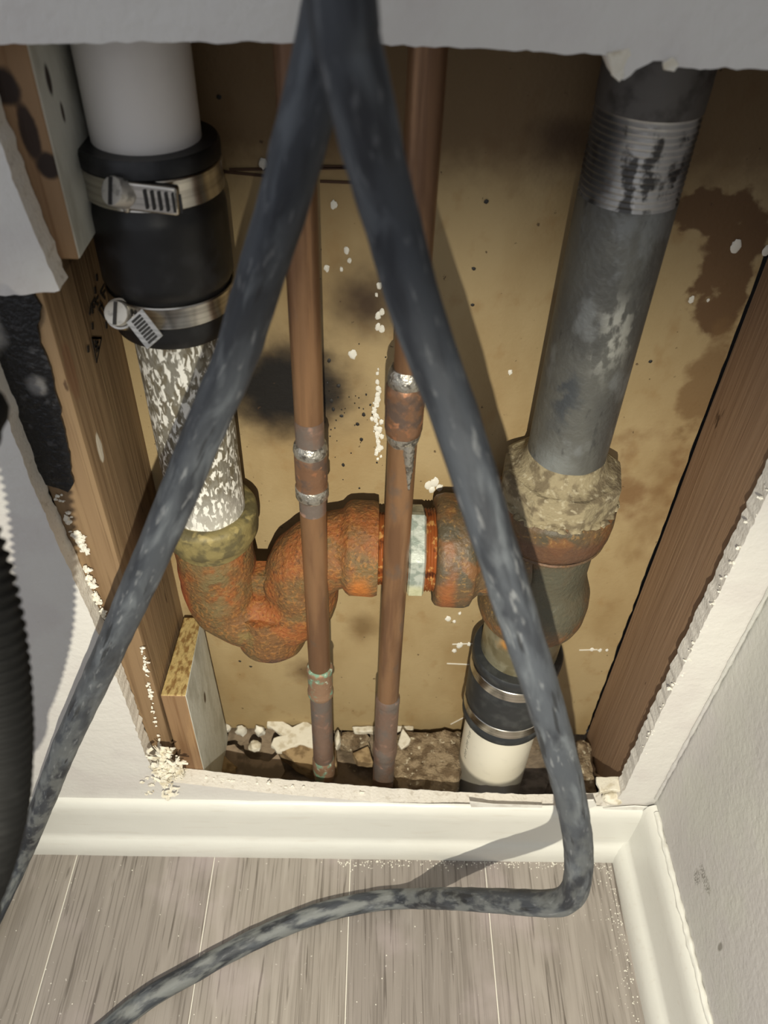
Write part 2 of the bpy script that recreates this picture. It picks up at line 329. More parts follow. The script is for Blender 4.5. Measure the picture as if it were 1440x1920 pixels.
# far board behind the pipes
def board():
    vs, fs = [], []; nx, nz = 60, 150; z0, z1 = .021, 1.25
    for j in range(nz+1):
        z = z0+(z1-z0)*(j/nz)**1.3
        for i in range(nx+1):
            x = -.2+.4*i/nx
            x1 = .2135+.0012*noise.noise(V((0, z*60, 1)))+.0008*noise.noise(V((0, z*260, 1)))
            x = -.2+(x1+.2)*i/nx
            vs.append((x, .417+.0006*noise.noise(V((x*14, z*14, 0))), z+(.0015*noise.noise(V((x*70, 0, 0))) if j == 0 else 0)))
    n = nx+1
    for j in range(nz):
        for i in range(nx): a = j*n+i; fs.append((a, a+1, a+n+1, a+n))
    return vs, fs
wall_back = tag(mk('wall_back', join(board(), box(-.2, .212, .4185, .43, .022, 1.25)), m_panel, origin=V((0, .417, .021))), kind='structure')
mk('screw_line', join(*[obox(aD(x0, y0, .4165), aD(x1, y1, .4165), V((0, 0, 1)), .0014, .0006) for x0, y0, x1, y1 in [(420, 322, 560, 336), (430, 318, 700, 314), (600, 340, 760, 346), (600, 312, 740, 315)]]), M('score_line', (70, 48, 32), .8), wall_back)
fl = []
def fleck(px, py, s, el=1.4):
    c = aD(px, py, .4166); fl.append(rock(c, s*.0009, .0007, s*.0009*el, 2, .5, 2, seed=px))
for px, py, s in [(626, 384, 2), (650, 470, 1.8), (655, 488, 1.2), (640, 505, 1.1), (612, 503, 1.6), (711, 536, 1.6), (706, 553, 1), (716, 585, 1.8), (709, 592, 2), (709, 613, 2), (716, 617, 2), (661, 665, 2.6),
        (1380, 462, 3.2), (1296, 562, 1.7), (1437, 470, 2.5), (1328, 563, .9), (957, 698, 1.5), (494, 308, 2.2), (840, 1160, 2.6), (852, 1165, 1.6), (862, 1150, 1.4), (1110, 1218, 2), (1125, 1219, 1.8), (1138, 1219, 1.4),
        (862, 1210, 3), (880, 1208, 2), (852, 1220, 2.2), (1030, 1345, 1.2), (803, 910, 3), (815, 905, 3.2), (824, 915, 2.6), (810, 918, 2.4)]: fleck(px, py, s)
for i in range(70):
    y = random.triangular(690, 885, 815); fleck(707+8*noise.noise(V((y*.02, 0, 0)))+random.gauss(0, 3.2), y, random.uniform(.5, 1.9))
for x0, y0, x1, y1 in [(848, 1208, 900, 1206), (838, 1244, 882, 1246), (1086, 1219, 1120, 1218), (845, 1358, 870, 1345)]:
    fl.append(obox(aD(x0, y0, .4165), aD(x1, y1, .4165), V((0, 0, 1)), .0009, .0006))
tag(mk('plaster_fleck', join(*fl), m_fleck, wall_back), kind='stuff')
df = []
for i in range(46):
    px, py = random.gauss(655, 40), random.gauss(770, 60); c = aD(px, py, .4167); s = random.choice((.5, .6, .7, 1, 1.7))*.0008; df.append(rock(c, s, .0004, s*1.2, 1, .5, 2, seed=i))
for px, py in [(912, 378), (888, 504), (886, 572), (1220, 678), (410, 182), (640, 780), (1150, 690), (450, 1240), (470, 1250)]:
    df.append(rock(aD(px, py, .4167), .0014, .0004, .0012, 1, .5, 2, seed=px))
tag(mk('char_fleck', join(*df), m_slot, wall_back), kind='stuff')
tag(mk('unseen_light_stop', box(-.25, .30, .431, .44, -.17, 1.25), m_slot, smooth=False), kind='structure')  # unseen dark backing added to stop world light leaking past the board edge
# slab below the cavity, with the dark opening the drain drops into
def slab():
    vs, fs = [], []; nx, ny = 90, 24
    for j in range(ny+1):
        for i in range(nx+1):
            x, y = -.2+.45*i/nx, .31+.12*j/ny
            z = .004+.006*noise.noise(V((x*26, y*26, 0)))+.003*noise.noise(V((x*90, y*90, 3)))
            if .075 < x < .188 and y < .407: z = -.16
            vs.append((x, y, z))
    n = nx+1
    for j in range(ny):
        for i in range(nx): a = j*n+i; fs.append((a, a+1, a+n+1, a+n))
    return vs, fs
tag(mk('floor_slab', slab(), m_slab, origin=V((0, .37, 0))), kind='structure')
tag(mk('unseen_top_plate', box(-.2, .25, .328, .43, 1.22, 1.26), m_studR, smooth=False), kind='structure')  # unseen top plate added to keep world light out of the cavity
# studs
def stud_geo(x0, x1, y0, y1, z1, seed):
    vs, fs = [], []; nz = 60; ring = []
    r = .0018
    sec = [(x0+r, y0), (x1-r, y0), (x1-.0004, y0+.0005), (x1, y0+r), (x1, (y0+y1)/2), (x1, y1), (x0, y1), (x0, y0+r)]
    for j in range(nz+1):
        z = .0+z1*j/nz
        for x, y in sec: vs.append((x+.0007*noise.noise(V((x*50, y*50, z*9+seed))), y+.0005*noise.noise(V((x*50, y*50, z*11+seed+4))), z))
    n = len(sec)
    for j in range(nz):
        for i in range(n): a, b = j*n+i, j*n+(i+1) % n; fs.append((a, b, b+n, a+n))
    fs.append(tuple(range(n))); fs.append(tuple(range(nz*n, nz*n+n)))
    return vs, fs
stud = tag(mk('wall_stud', stud_geo(-.187, -.1488, .3285, .4165, 1.22, 1), m_stud), 'knotty wooden wall stud with black ink stamp left of the pipes', 'stud')
studR = tag(mk('wall_stud', stud_geo(.2155, .2535, .3285, .4165, 1.22, 9), m_studR), 'plain reddish brown wooden wall stud right of the pipes', 'stud')
# ink stamp
st = []
XS = -.1479
def stroke(pts, w_=.0011):
    q = [aX(px, py, XS) for px, py in pts]
    for a, b in zip(q, q[1:]):
        if (b-a).length > 1e-5: st.append(obox(a, b, V((0, 1, -.6)), w_, .0003))
for px, py in [(181, 521), (178, 545), (173, 582), (173, 612), (199, 610), (165, 655)]: stroke([(px, py-7), (px+1, py+6)], .0026)
stroke([(181, 634), (173+8, 634), (190, 634), (181, 680), (172, 634), (181, 634)], .001); stroke([(172, 634), (190, 634)], .001)
stroke([(177, 641), (184, 641), (178, 650), (186, 652), (180, 660)], .0015)
stroke([(196, 532), (188, 548), (197, 560)], .0014); stroke([(187, 566), (197, 585)], .0016); stroke([(192, 570), (185, 580), (196, 596)], .0012)
stroke([(177, 560), (171, 572), (178, 576)], .0014); stroke([(184, 556), (177, 566), (184, 572)], .0014); stroke([(200, 540), (192, 552)], .0013); stroke([(170, 576), (168, 590)], .002)
mk('ink_stamp', join(*st), m_ink, stud)
# torn black sealant on the front of the left stud
bp = [(-70, 545), (60, 545), (78, 575), (70, 610), (76, 645), (96, 690), (104, 735), (120, 800), (132, 860), (139, 905), (128, 922), (112, 915), (60, 900), (20, 850), (-50, 760)]
bq = ragged([(lambda q: (max(q.x, -.186), q.z))(aD(*p, .3272)) for p in bp], .003, .0016, 150, 2)
tag(mk('sealant_patch', extr([(p.x, .3266, p.y) for p in bq], (0, .0022, 0)), m_black), 'rough black sealant smeared on the left stud under the upper drywall piece', 'sealant')
# nailing blocks screwed to the left stud
def block(z0, z1f, z1b, x0, x1, y0, y1):
    vs = [(x0, y0, z0), (x1, y0, z0), (x1, y1, z0), (x0, y1, z0), (x0, y0, z1f), (x1, y0, z1f), (x1-.003, y1, z1b), (x0+.001, y1, z1b)]
    return vs, [(0, 3, 2, 1), (4, 5, 6, 7), (0, 1, 5, 4), (1, 2, 6, 5), (2, 3, 7, 6), (3, 0, 4, 7)], [0, 2, 0, 1, 0, 0]
b1 = mk('nailing_block', block(.02, .2065, .198, -.1468, -.1285, .3285, .408), [m_block, m_whitewash, m_endgrain], sharp=20)
bevel(tag(b1, 'short wooden block with white side at the foot of the left stud', 'wood block'), .0012)
b2 = mk('nailing_block', block(.538, 1.2, 1.2, -.1478, -.1282, .3285, .408), [m_block, m_whitewash, m_block], sharp=20)
bevel(tag(b2, 'knotty wooden block with white side high on the left stud', 'wood block'), .0012)
# ------------------------------------------------------------------ floor planks
floor = thing('floor', (0, 0, 0), None, None, kind='structure')
mk('subfloor', box(-1.2, .25, -1.2, .31, -.02, -.0052), m_slab, floor, smooth=False)
seams = [-.95, -.834, -.716, -.600, -.482, -.364, -.2465, -.1275, -.0092, .1085, .2270]
ptint = [(150, 142, 133), (146, 138, 130), (154, 146, 137), (143, 135, 128), (149, 141, 133)]
def plank_mat(i):
    b = ptint[i % 5]; k = lambda d: tuple(max(0, c+d) for c in b)
    return M('grey_plank_print', b, .5, layers=[(k(-26), 'n', (150, 7, 1), .50, .68, 1.0, {'f': .6}), (k(-40), 'n', (700, 9, 1), .54, .64, .4, {'f': .7}), (k(18), 'n', (60, 6, 1), .5, .7, 1.5, {'f': .6}), (k(-58), 'n', (330, 12, 1), .60, .70, .6, {'f': .8}), ((214, 208, 200), 'n', 300, .69, .74, {'f': .7}), ((196, 180, 184), 'n', 12, .5, .7, {'f': .3})], bump=(.0003, (260, 10, 1)))
pm = [plank_mat(i) for i in range(5)]
for i, (a, b) in enumerate(zip(seams, seams[1:])):
    g = box(a+.0004, b-.0004, -1.2, .309, -.005, 0)
    bevel(mk('floor_plank', g, pm[i % 5], floor, smooth=False, origin=V(((a+b)/2, 0, -.005))), .0005, 1)
mk('seam_dust', join(*[box(s-.0004, s+.0004, -1.2, .305, -.0045, -.0007) for s in seams[5:10]]), m_fleck, floor, smooth=False)['kind'] = 'stuff'
# dust on the floor along the trim
dd = []
for i in range(520):
    if i % 2: x = .2195-abs(random.gauss(0, .007)); y = random.uniform(.05, .30)
    else: x = random.uniform(-.02, .22); y = .302-abs(random.gauss(0, .0035))
    s = random.uniform(.0002, .0007); dd.append(rock((x, y, .0001), s, s, s*.5, 1, .3, 2, seed=i))
for i in range(120):
    s = random.uniform(.0002, .0006); dd.append(rock((random.uniform(-.3, .2), random.uniform(.1, .3), .0001), s, s, s*.5, 1, .3, 2, seed=i))
tag(mk('plaster_dust', join(*dd), m_fleck, origin=V((0, .3, 0))), 'white plaster dust sprinkled on the grey floor along the trim', 'dust', kind='stuff')
# ------------------------------------------------------------------ baseboards
prof = [(0, 0), (.0125, 0), (.0130, .010), (.0118, .018), (.0090, .0235), (.0072, .0255), (.0066, .030), (.0063, .060), (.0058, .070), (.0040, .0765), (.0015, .0785), (0, .079)]
def base_front():
    vs, fs = [], []; nx = 120
    for i in range(nx+1):
        x = -1.0+1.239*(i/nx)**.6
        for d, z in prof: vs.append((x, WF-d+.0003*noise.noise(V((x*60, d*200, z*90))), z*(1+.01*noise.noise(V((x*30, 0, 0))))))
    n = len(prof)
    for i in range(nx):
        for j in range(n-1): a = i*n+j; fs.append((a, a+1, a+n+1, a+n))
    return vs, fs
tag(mk('baseboard_front', base_front(), m_trim, sharp=50), kind='structure')
def base_right():
    vs, fs = [], []; ny = 80; pr = [(d*1.45, z*1.12) for d, z in prof]
    for i in range(ny+1):
        y = -1.0+1.312*(i/ny)**.6
        for d, z in pr: vs.append((.239-d+.0004*noise.noise(V((y*50, d*200, z*90))), y, z))
    n = len(pr)
    for i in range(ny):
        for j in range(n-1): a = i*n+j; fs.append((a, a+1, a+n+1, a+n))
    return vs, fs
tag(mk('baseboard_right', base_right(), m_trim, sharp=50), kind='structure')
ck = [(V((.2372+.0006*noise.noise(V((i*.3, 0, 0))), .305-i*.003, .0885+.0012*noise.noise(V((i*.23, 3, 0))))), .0022+.0014*noise.noise(V((i*.35, 0, 2)))) for i in range(110)]
tag(mk('trim_2', tube(ck, 10, .0006, 300), m_trim, origin=V((.237, .15, .088))), kind='structure')
# ================================================================== PIPEWORK
LX, LY = -.103, .375
RX, RY = .119, .379
ZH = .315
# upper left white pipe
tag(mk('plastic_pipe', lathe([(.0242, .556), (.0242, 1.215)], (LX, LY, 0), 72), m_pvc), 'thick white plastic pipe coming down into the upper black coupling', 'pipe')
def clampset(parent, cx, cy, zc, r, w_):
    b = mk('hose_clamp', lathe([(r, zc-w_/2), (r+.0005, zc-w_/2+.0006), (r, zc), (r+.0005, zc+w_/2-.0006), (r, zc+w_/2), (r-.0008, zc+w_/2), (r-.0008, zc-w_/2)], (cx, cy, 0), 72, closed_ends=False), m_ss, parent)
    return b
cp_ = thing('rubber_coupling', (LX, LY, .487), 'long black rubber coupling with two screw clamps on the white pipe', 'coupling')
mk('sleeve', lathe(dens([(.0243, .575), (.0312, .575), (.0322, .5735), (.0322, .5675), (.0305, .5665), (.0300, .560), (.0302, .552), (.0318, .548), (.0322, .545), (.0322, .512), (.0305, .509), (.0300, .498), (.0304, .4925), (.0304, .4845), (.0296, .4835), (.0243, .4835)], .004), (LX, LY, 0), 80), m_rub, cp_, sharp=50)
zup = .5600; zlo = .5015
h1 = clampset(cp_, LX, LY, zup, .0318, .0135); h2 = clampset(cp_, LX, LY, zlo, .0316, .0115)
ZV = V((0, 0, 1))
# upper clamp screw and housing
a = aD(226, 363, .3440); b = aD(336, 376, .3425); ax = (b-a).normalized()
mk('screw_housing', join(obox(a+ax*.003, b, ZV, .0125, .005), obox(a+ax*.001, a+ax*.004, ZV, .0145, .007)), m_ss, h1); 
bevel(bpy.data.objects['screw_housing'], .0012)
def screw(c, d, r, ln, parent):
    g = [lathe([(r*.6, 0), (r*.95, .0003), (r, .001), (r, ln)], (0, 0, 0), 24, axis='X')]
    q = V((1, 0, 0)).rotation_difference(d)
    vs, fs = join(*g)[:2]; vs = [q @ V(v)+c for v in vs]
    s = mk('screw', (vs, fs), m_scr, parent, sharp=30)
    sv = q @ V((0, .5, 1)); mkslot.append(obox(c-d*.0003-sv.normalized()*r*.9, c-d*.0003+sv.normalized()*r*.9, sv.cross(d), r*.28, .0006)); return s
mkslot = []
screw(a+V((-.002, -.0060, .0035)), V((.50, .74, -.45)).normalized(), .0062, .008, h1)
sl = [obox(a+ax*t+V((0, -.0031, -.004)), a+ax*t+V((0, -.0031, .004)), ax, .0011, .0008) for t in (.0115, .0145, .0175, .0205, .0235, .0265)]
mk('slots', join(*sl, *mkslot), m_slot, h1); mkslot.clear()
# flared band end at the left
f0 = aD(160, 352, .362); f1 = aD(212, 358, .3455)
mk('band_end', obox(f0, f1, ZV, .0125, .0008), m_ss, h1)
# lower clamp: screw head and free tail of the band
a = aD(222, 588, .3455); d = V((.12, .84, -.52)).normalized()
screw(a-d*.0035, d, .0060, .009, h2)
q = V((1, 0, 0)).rotation_difference(d); g = lathe([(.0064, .0012), (.0074, .0012), (.0078, .004), (.0078, .012), (.0064, .012)], (0, 0, 0), 32, closed_ends=False, axis='X')
mk('screw_cup', ([q @ V(v)+a for v in g[0]], g[1]), m_ss, h2)
t0 = aD(252, 592, .3415); t1 = aD(291, 642, .3345); tx = (t1-t0)
mk('band_tail', obox(t0, t1, V((1, 0, .35)), .0105, .0007), m_ss, h2)
ts = V((1, 0, .35)); ts = (ts-tx*(ts.dot(tx)/tx.dot(tx))).normalized(); tn = tx.normalized().cross(ts); tn = tn if tn.y < 0 else -tn
sl = [obox(t0+tx*k/9+tn*.0005-ts*.0028, t0+tx*k/9+tn*.0005+ts*.0028, tx, .0011, .0005) for k in range(1, 9)]
for k in range(7):
    an = math.radians(228+k*3.6); c = V((LX+.0322*math.cos(an), LY+.0322*math.sin(an), zlo)); sl.append(obox(c-ZV*.0035, c+ZV*.0035, V((-math.sin(an), math.cos(an), 0)), .0008, .0005))
mk('slots', join(*sl, *mkslot), m_slot, h2)
# lower left steel pipe
tag(mk('steel_pipe', lathe(dens([(.0236, .340), (.0236, .492)], .004), (LX, LY, 0), 72, .0008, js=160), m_steel), 'short steel pipe crusted with flaking white, above the rusty trap', 'pipe')
# p-trap
trap = thing('drain_trap', (LX+.027, LY, .215), 'orange rusty cast iron drain trap curving under the left pipe', 'trap')
UX = -.0745; ur = .0285; zc = .274; xr = UX+ur
pts = [(V((LX, LY, .338)), .0265), (V((LX, LY, .32)), .0262), (V((LX, LY, .295)), .0262)]
for k in range(0, 9):
    an = math.pi+math.pi*k/8; pts.append((V((UX+ur*math.cos(an), LY, zc+ur*math.sin(an)*1.02)), .0262+.001*math.sin(math.pi*k/8)))
rb = .034
pts.append((V((xr, LY, ZH-rb+.002)), .0266))
for k in range(1, 7):
    an = math.pi/2*k/6; pts.append((V((xr+rb*(1-math.cos(an)), LY, ZH-rb+rb*math.sin(an))), .0266-.0004*k/6))
pts.append((V((-.008, LY, ZH)), .0258))
body = tube(spline(pts, .0025), 56, .0014, 70)
mk('trap_body', body, m_rust, trap, sharp=70)
mk('inlet_collar', lathe(dens([(.0238, .3505), (.0255, .3515), (.0300, .3500), (.0312, .3475), (.0314, .338), (.0308, .3315), (.0275, .327), (.0262, .322)], .0025), (LX, LY, 0), 72, .0009, js=120), m_collar, trap, sharp=60)
mk('cleanout_boss', lathe(dens([(.0240, .262), (.0262, .246), (.0268, .232), (.0252, .224), (.0205, .2185), (.008, .216)], .002), (UX+.005, LY-.004, 0), 64, .0012, js=90), m_rust, trap, sharp=70)
mk('web', box(UX-.006, UX+.007, LY-.010, LY+.004, .275, .296), m_rust, trap)
mk('outlet_collar', lathe(dens([(.0255, -.0205), (.0265, -.017), (.0300, -.0145), (.0318, -.012), (.0322, -.004), (.0322, .0035), (.0312, .0065), (.0240, .0068)], .0022), (0, LY, ZH), 72, .0007, axis='X', js=120), m_rust, trap, sharp=50)
# short threaded pieces between trap and tee
thr = []; x = .0066
while x < .0300: thr += [(.0238, x), (.0246, x+.0010), (.0238, x+.0020)]; x += .0021
tag(mk('threaded_nipple', lathe(thr, (0, LY, ZH), 64, axis='X'), m_rth, sharp=20), 'rusty threaded nipple between the trap and the grey nut, behind right copper pipe', 'nipple')
def hexprof(x0, x1, r, axis, c, n=6, rot=.3, ch=.0012, jit=0, seg=16):
    vs, fs = [], []
    for x, k in ((x0, 1-ch/r*1.6), (x0+ch, 1), (x1-ch, 1), (x1, 1-ch/r*1.6)):
        for i in range(n*seg//2):
            t = 2*math.pi*i/(n*seg//2)+rot; m_ = ((t-rot) % (2*math.pi/n))-math.pi/n
            rr = r*math.cos(math.pi/n)/math.cos(m_); rr = min(rr, r*.985)*k
            p = V((x, math.cos(t)*rr, math.sin(t)*rr)) if axis == 'X' else V((math.cos(t)*rr, math.sin(t)*rr, x))
            p += V(c); p += (p-V(c)).normalized()*noise.noise(p*140)*jit; vs.append(p)
    q = n*seg//2
    for j in range(3):
        for i in range(q): a, b = j*q+i, j*q+(i+1) % q; fs.append((a, b, b+q, a+q))
    fs += [tuple(range(q)), tuple(range(3*q, 4*q))]
    return vs, fs
tag(mk('hex_nut', hexprof(.0262, .0372, .0322, 'X', (0, LY, ZH), 6, .52, jit=.0002), m_zinc, sharp=22), 'pale grey zinc hex nut on the horizontal drain beside right copper pipe', 'nut')
thr = []; x = .0372
while x < .0445: thr += [(.0272, x), (.0283, x+.0009), (.0272, x+.0018)]; x += .0019
tag(mk('threaded_ring', lathe(thr, (0, LY, ZH), 64, axis='X'), m_rth, sharp=20), 'golden brown threaded ring screwed into the tee next to the grey nut', 'ring')
# tee
tee = thing('drain_tee', (RX, RY, .232), 'large brown cast iron tee joining the right pipe', 'tee')
mk('side_hub', lathe(dens([(.0283, .0440), (.0352, .0440), (.0372, .0455), (.0384, .050), (.0384, .0640), (.0372, .0675), (.0330, .0700), (.0300, .0735), (.0300, .105)], .0022), (0, LY, ZH), 80, .0009, axis='X', js=90), m_rust2, tee, sharp=55)
mk('tee_body', lathe(dens([(.0250, .3675), (.0355, .3670), (.0385, .3640), (.0392, .352), (.0385, .342), (.0365, .3370), (.0330, .3350), (.0322, .330), (.0318, .302), (.0325, .294), (.0350, .288), (.0382, .279), (.0392, .270), (.0388, .258), (.0370, .252), (.0290, .2515)], .0022), (RX, RY, 0), 96, .0007, js=80), m_rust2, tee, sharp=50)
mk('rim_bead', lathe([(.0365, .3365), (.0372, .3352), (.0365, .334), (.034, .334)], (RX, RY, 0), 80, closed_ends=False), m_rust2, tee)
bush = tag(mk('reducer_bushing', hexprof(.3655, .3870, .0385, 'Z', (RX, RY, 0), 8, .2, ch=.0020, jit=.0005, seg=16), m_cement, sharp=28), 'crusty eight sided reducer bushing on top of the tee', 'bushing')
mk('cement_bead', lathe(dens([(.033, .3868), (.0290, .3885), (.0262, .3915), (.0245, .3965), (.0238, .400)], .0015), (RX, RY, 0), 80, .0014, js=110), m_cement, bush, sharp=80)
rk = [rock((RX+.034*math.cos(t), RY+.034*math.sin(t), .3665+.0015*math.sin(t*9)),   .0055, .0045, .0022, 2, .5, 2, seed=i) for i, t in enumerate([math.radians(d) for d in range(190, 350, 11)])]
mk('cement_crust', join(*rk), m_cement, bush)['kind'] = 'stuff'
# right vertical grey pipe with old threads
gp = thing('steel_pipe', (RX, RY, .38), 'tall grey galvanized steel pipe with old threads at its top, on the right', 'pipe')
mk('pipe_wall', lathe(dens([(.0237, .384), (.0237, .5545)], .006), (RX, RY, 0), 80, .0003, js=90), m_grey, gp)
th = [(.0237, .5545)]; z = .5545
while z < .5935: th += [(.0229, z+.0012), (.0237, z+.0026)]; z += .0028
mk('thread', lathe(th, (RX, RY, 0), 80), m_thr, gp, sharp=15)
mk('pipe_wall', lathe([(.0237, .5935), (.0239, .60), (.0239, 1.215)], (RX, RY, 0), 80), M('dull_dark_steel', (96, 92, 88), .6, .3, layers=[((66, 62, 58), 'n', 60, .45, .62)], bump=(.0003, 200)), gp)
# lower right
tag(mk('steel_nipple', lathe(dens([(.0295, .203), (.0295, .253)], .005), (RX-.001, RY, 0), 72, .0004), M('wet_galvanized', (150, 144, 120), .35, .4, layers=[((120, 112, 86), 'n', 60, .45, .6), ((196, 130, 40), 'b', (.1, .345, .24), (.012, .02, .014), .7, 1.4, {'m': 0, 'f': .9})], bump=(.0003, 200))), 'short wet galvanized nipple below the tee', 'nipple')
c2 = thing('rubber_coupling', (RX-.002, RY-.002, .118), 'black rubber coupling with two steel bands below the tee', 'coupling')
CX2, CY2 = RX-.002, RY-.002
mk('sleeve', lathe(dens([(.0298, .207), (.0338, .207), (.0348, .2055), (.0348, .199), (.0340, .198), (.0340, .182), (.0346, .180), (.0346, .149), (.0340, .147), (.0340, .132), (.0350, .131), (.0350, .124), (.0340, .1225), (.0305, .1225)], .004), (CX2, CY2, 0), 80), m_rub2, c2, sharp=50)
for zz in (.190, .139):
    mk('band', lathe([(.0342, zz-.0055), (.0347, zz-.005), (.0344, zz), (.0347, zz+.005), (.0342, zz+.0055)], (CX2, CY2, 0), 80, closed_ends=False), m_ss, c2)
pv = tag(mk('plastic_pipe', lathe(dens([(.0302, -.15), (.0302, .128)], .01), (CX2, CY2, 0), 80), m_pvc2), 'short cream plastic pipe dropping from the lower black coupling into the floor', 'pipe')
ticks = []
for k in range(17):
    an = math.radians(203+random.uniform(-1.5, 1.5)); z = .066+k*.0031
    if k % 5 == 4: continue
    c = V((CX2+.0303*math.cos(an), CY2+.0303*math.sin(an), z)); tdir = V((-math.sin(an), math.cos(an), 0)); ticks.append(obox(c-tdir*.0012, c+tdir*.0012+ZV*random.uniform(-.0006, .0006), ZV, .0005, .0002)); ticks.append(obox(c-tdir*.001, c-tdir*.001+ZV*.0015, tdir, .0005, .0002))
mk('printed_marking', join(*ticks), M('faded_print', (110, 108, 98), .6), pv)
# copper pipes
def cpipe(x, y, dz, label, n):
    t = thing('copper_pipe', (x, y, .0), label, 'pipe', 'vertical copper water pipes'); return t
C1 = cpipe(-.0335, .350, 0, 'left vertical copper pipe, with a green stained joint near its foot', 0)
def cup(par, name, prof, x, y, mat, jit=0, x2=None):
    return mk(name, lathe(dens(prof, .004), (x, y, 0), 40, jit, js=220), mat, par, sharp=50)
CR = .00795
x1, y1 = -.0335, .350
cup(C1, 'tube_section', [(CR, .424), (CR, 1.215)], x1, y1, m_cu)
cup(C1, 'scorched_tube', [(CR+.0001, .424), (CR+.0001, .440)], x1, y1, m_cug, .0002)
cup(C1, 'solder_ring', [(CR, .4240), (.0092, .4225), (.0098, .4190), (.0094, .4165), (CR, .4160)], x1, y1, m_sol, .0005)
cup(C1, 'fitting', [(.0088, .4165), (.0094, .4150), (.0094, .397), (.0090, .395), (.0094, .393), (.0094, .384), (CR, .383)], x1, y1, m_cuf, .0003)
cup(C1, 'solder_ring', [(.0088, .3935), (.0098, .392), (.0098, .385), (.0086, .383)], x1, y1, m_sol, .0006)
cup(C1, 'scorched_tube', [(CR+.0001, .372), (CR+.0001, .384)], x1, y1, m_cug, .0002)
cup(C1, 'tube_section', [(CR, .208), (CR, .372)], x1, y1, m_cu)
cup(C1, 'fitting', [(CR, .2165), (.0094, .2155), (.0098, .213), (.0092, .211), (.0092, .188), (.0099, .186), (.0099, .183), (.0090, .181)], x1, y1, m_pat, .0004)
cup(C1, 'tube_section', [(.0084, .005), (.0084, .182)], x1, y1, m_cug, .0003)
cup(C1, 'solder_ring', [(.0084, .088), (.0094, .085), (.0096, .072), (.0090, .062), (.0084, .058)], x1, y1, m_pat, .0008)
C2 = cpipe(.0185, .350, 0, 'right vertical copper pipe, with a silvery solder drip below its upper joint', 0)
x2, y2 = .0178, .350
cup(C2, 'tube_section', [(CR, .4720), (CR, 1.215)], x2+.001, y2, m_cu)
cup(C2, 'solder_ring', [(CR, .4745), (.0094, .4720), (.0100, .4680), (.0096, .4640), (.009, .4635)], x2, y2, m_sol, .0006)
cup(C2, 'fitting', [(.0095, .4650), (.0104, .4630), (.0106, .460), (.0104, .4360), (.0098, .4330), (CR, .4320)], x2, y2, m_cuf, .0004)
cup(C2, 'solder_ring', [(.0099, .4350), (.0098, .4320), (.0090, .4285), (CR, .4255)], x2, y2, m_sol, .0006)
dr = [(V((x2+.0030, y2-.0068, .4300)), .0035), (V((x2+.0034, y2-.0070, .4200)), .0030), (V((x2+.0042, y2-.0068, .4080)), .0018), (V((x2+.0046, y2-.0066, .3960)), .0006)]
mk('solder_drip', tube(spline(dr, .001), 14, .0006, 500), m_sol, C2, sharp=80)
cup(C2, 'tube_section', [(CR+.0002, .168), (CR+.0002, .432)], x2, y2, m_cu)
cup(C2, 'solder_ring', [(CR, .180), (.0092, .178), (.0094, .172), (.0088, .170)], x2, y2, m_cug, .0005)
cup(C2, 'tube_section', [(.0089, .005), (.0092, .060), (.0092, .172)], x2, y2, m_cug, .0005)
cup(C2, 'solder_ring', [(.0092, .112), (.0102, .108), (.0100, .098), (.0094, .092)], x2, y2, m_cug, .0008)
# ================================================================== HOSES
HR = .0078
def HD(px, py, D): return aD(px, py, D)
left = [(V((-.33, .10, HR)), HR), (aZ(-50, 1790, .009), HR), (aZ(0, 1690, .018), HR), (aZ(43, 1600, .040), HR), (HD(83, 1500, .274), HR), (HD(122, 1400, .268), HR), (HD(168, 1300, .262), HR), (HD(214, 1200, .254), HR),
        (HD(303, 1000, .246), HR), (HD(386, 800, .250), HR), (HD(438, 680, .250), HR), (HD(494, 500, .246), HR), (HD(532, 380, .243), HR), (HD(557, 280, .241), HR), (HD(584, 180, .239), HR), (HD(608, 80, .237), HR), (HD(630, -10, .236), HR), (HD(650, -110, .235), HR),
        (V((.012, .232, .78)), HR), (V((.040, .226, .88)), HR), (V((.030, .220, .985)), HR), (V((-.010, .215, 1.01)), HR), (V((-.045, .21, .94)), HR), (V((-.042, .205, .83)), HR), (V((-.022, .202, .74)), HR)]
right = [(HD(638, -30, .201), HR), (HD(645, 60, .202), HR), (HD(680, 200, .206), HR), (HD(709, 320, .210), HR), (HD(736, 420, .212), HR), (HD(787, 600, .212), HR), (HD(860, 800, .208), HR), (HD(922, 1000, .201), HR), (HD(985, 1200, .194), HR),
         (HD(1017, 1300, .192), HR), (HD(1046, 1400, .191), HR), (HD(1071, 1500, .190), HR), (HD(1084, 1585, .189), HR), (HD(1083, 1645, .188), HR), (HD(1071, 1678, .188), HR), (HD(1045, 1692, .190), HR), (HD(1000, 1693, .198), HR), (HD(930, 1689, .214), HR), (HD(850, 1685, .236), HR),
         (aZ(770, 1685, .017), HR), (aZ(700, 1690, HR), HR), (aZ(610, 1709, HR), HR), (aZ(530, 1738, HR), HR), (aZ(450, 1775, HR), HR), (aZ(360, 1824, HR), HR), (aZ(280, 1870, HR), HR), (aZ(210, 1925, HR), HR), (aZ(140, 2000, HR), HR), (aZ(60, 2200, HR), HR)]
hp = spline(left+right, .004); ho = mk('rubber_hose', tube(hp, 36, .0004, 90, power=.88), m_hose, sharp=80, origin=V((.15, .23, 0)))
at = ho.data.attributes.new('along', 'FLOAT_VECTOR', 'POINT'); run = 0; buf = []
for i, (p, q) in enumerate(hp):
    if i: run += (p-hp[i-1][0]).length
    for k in range(36): t = 2*math.pi*k/36; buf += [math.cos(t)*HR, math.sin(t)*HR, run]
at.data.foreach_set('vector', buf)
tag(ho, 'long dusty grey rubber hose looping in front of the hole and across the floor', 'hose')
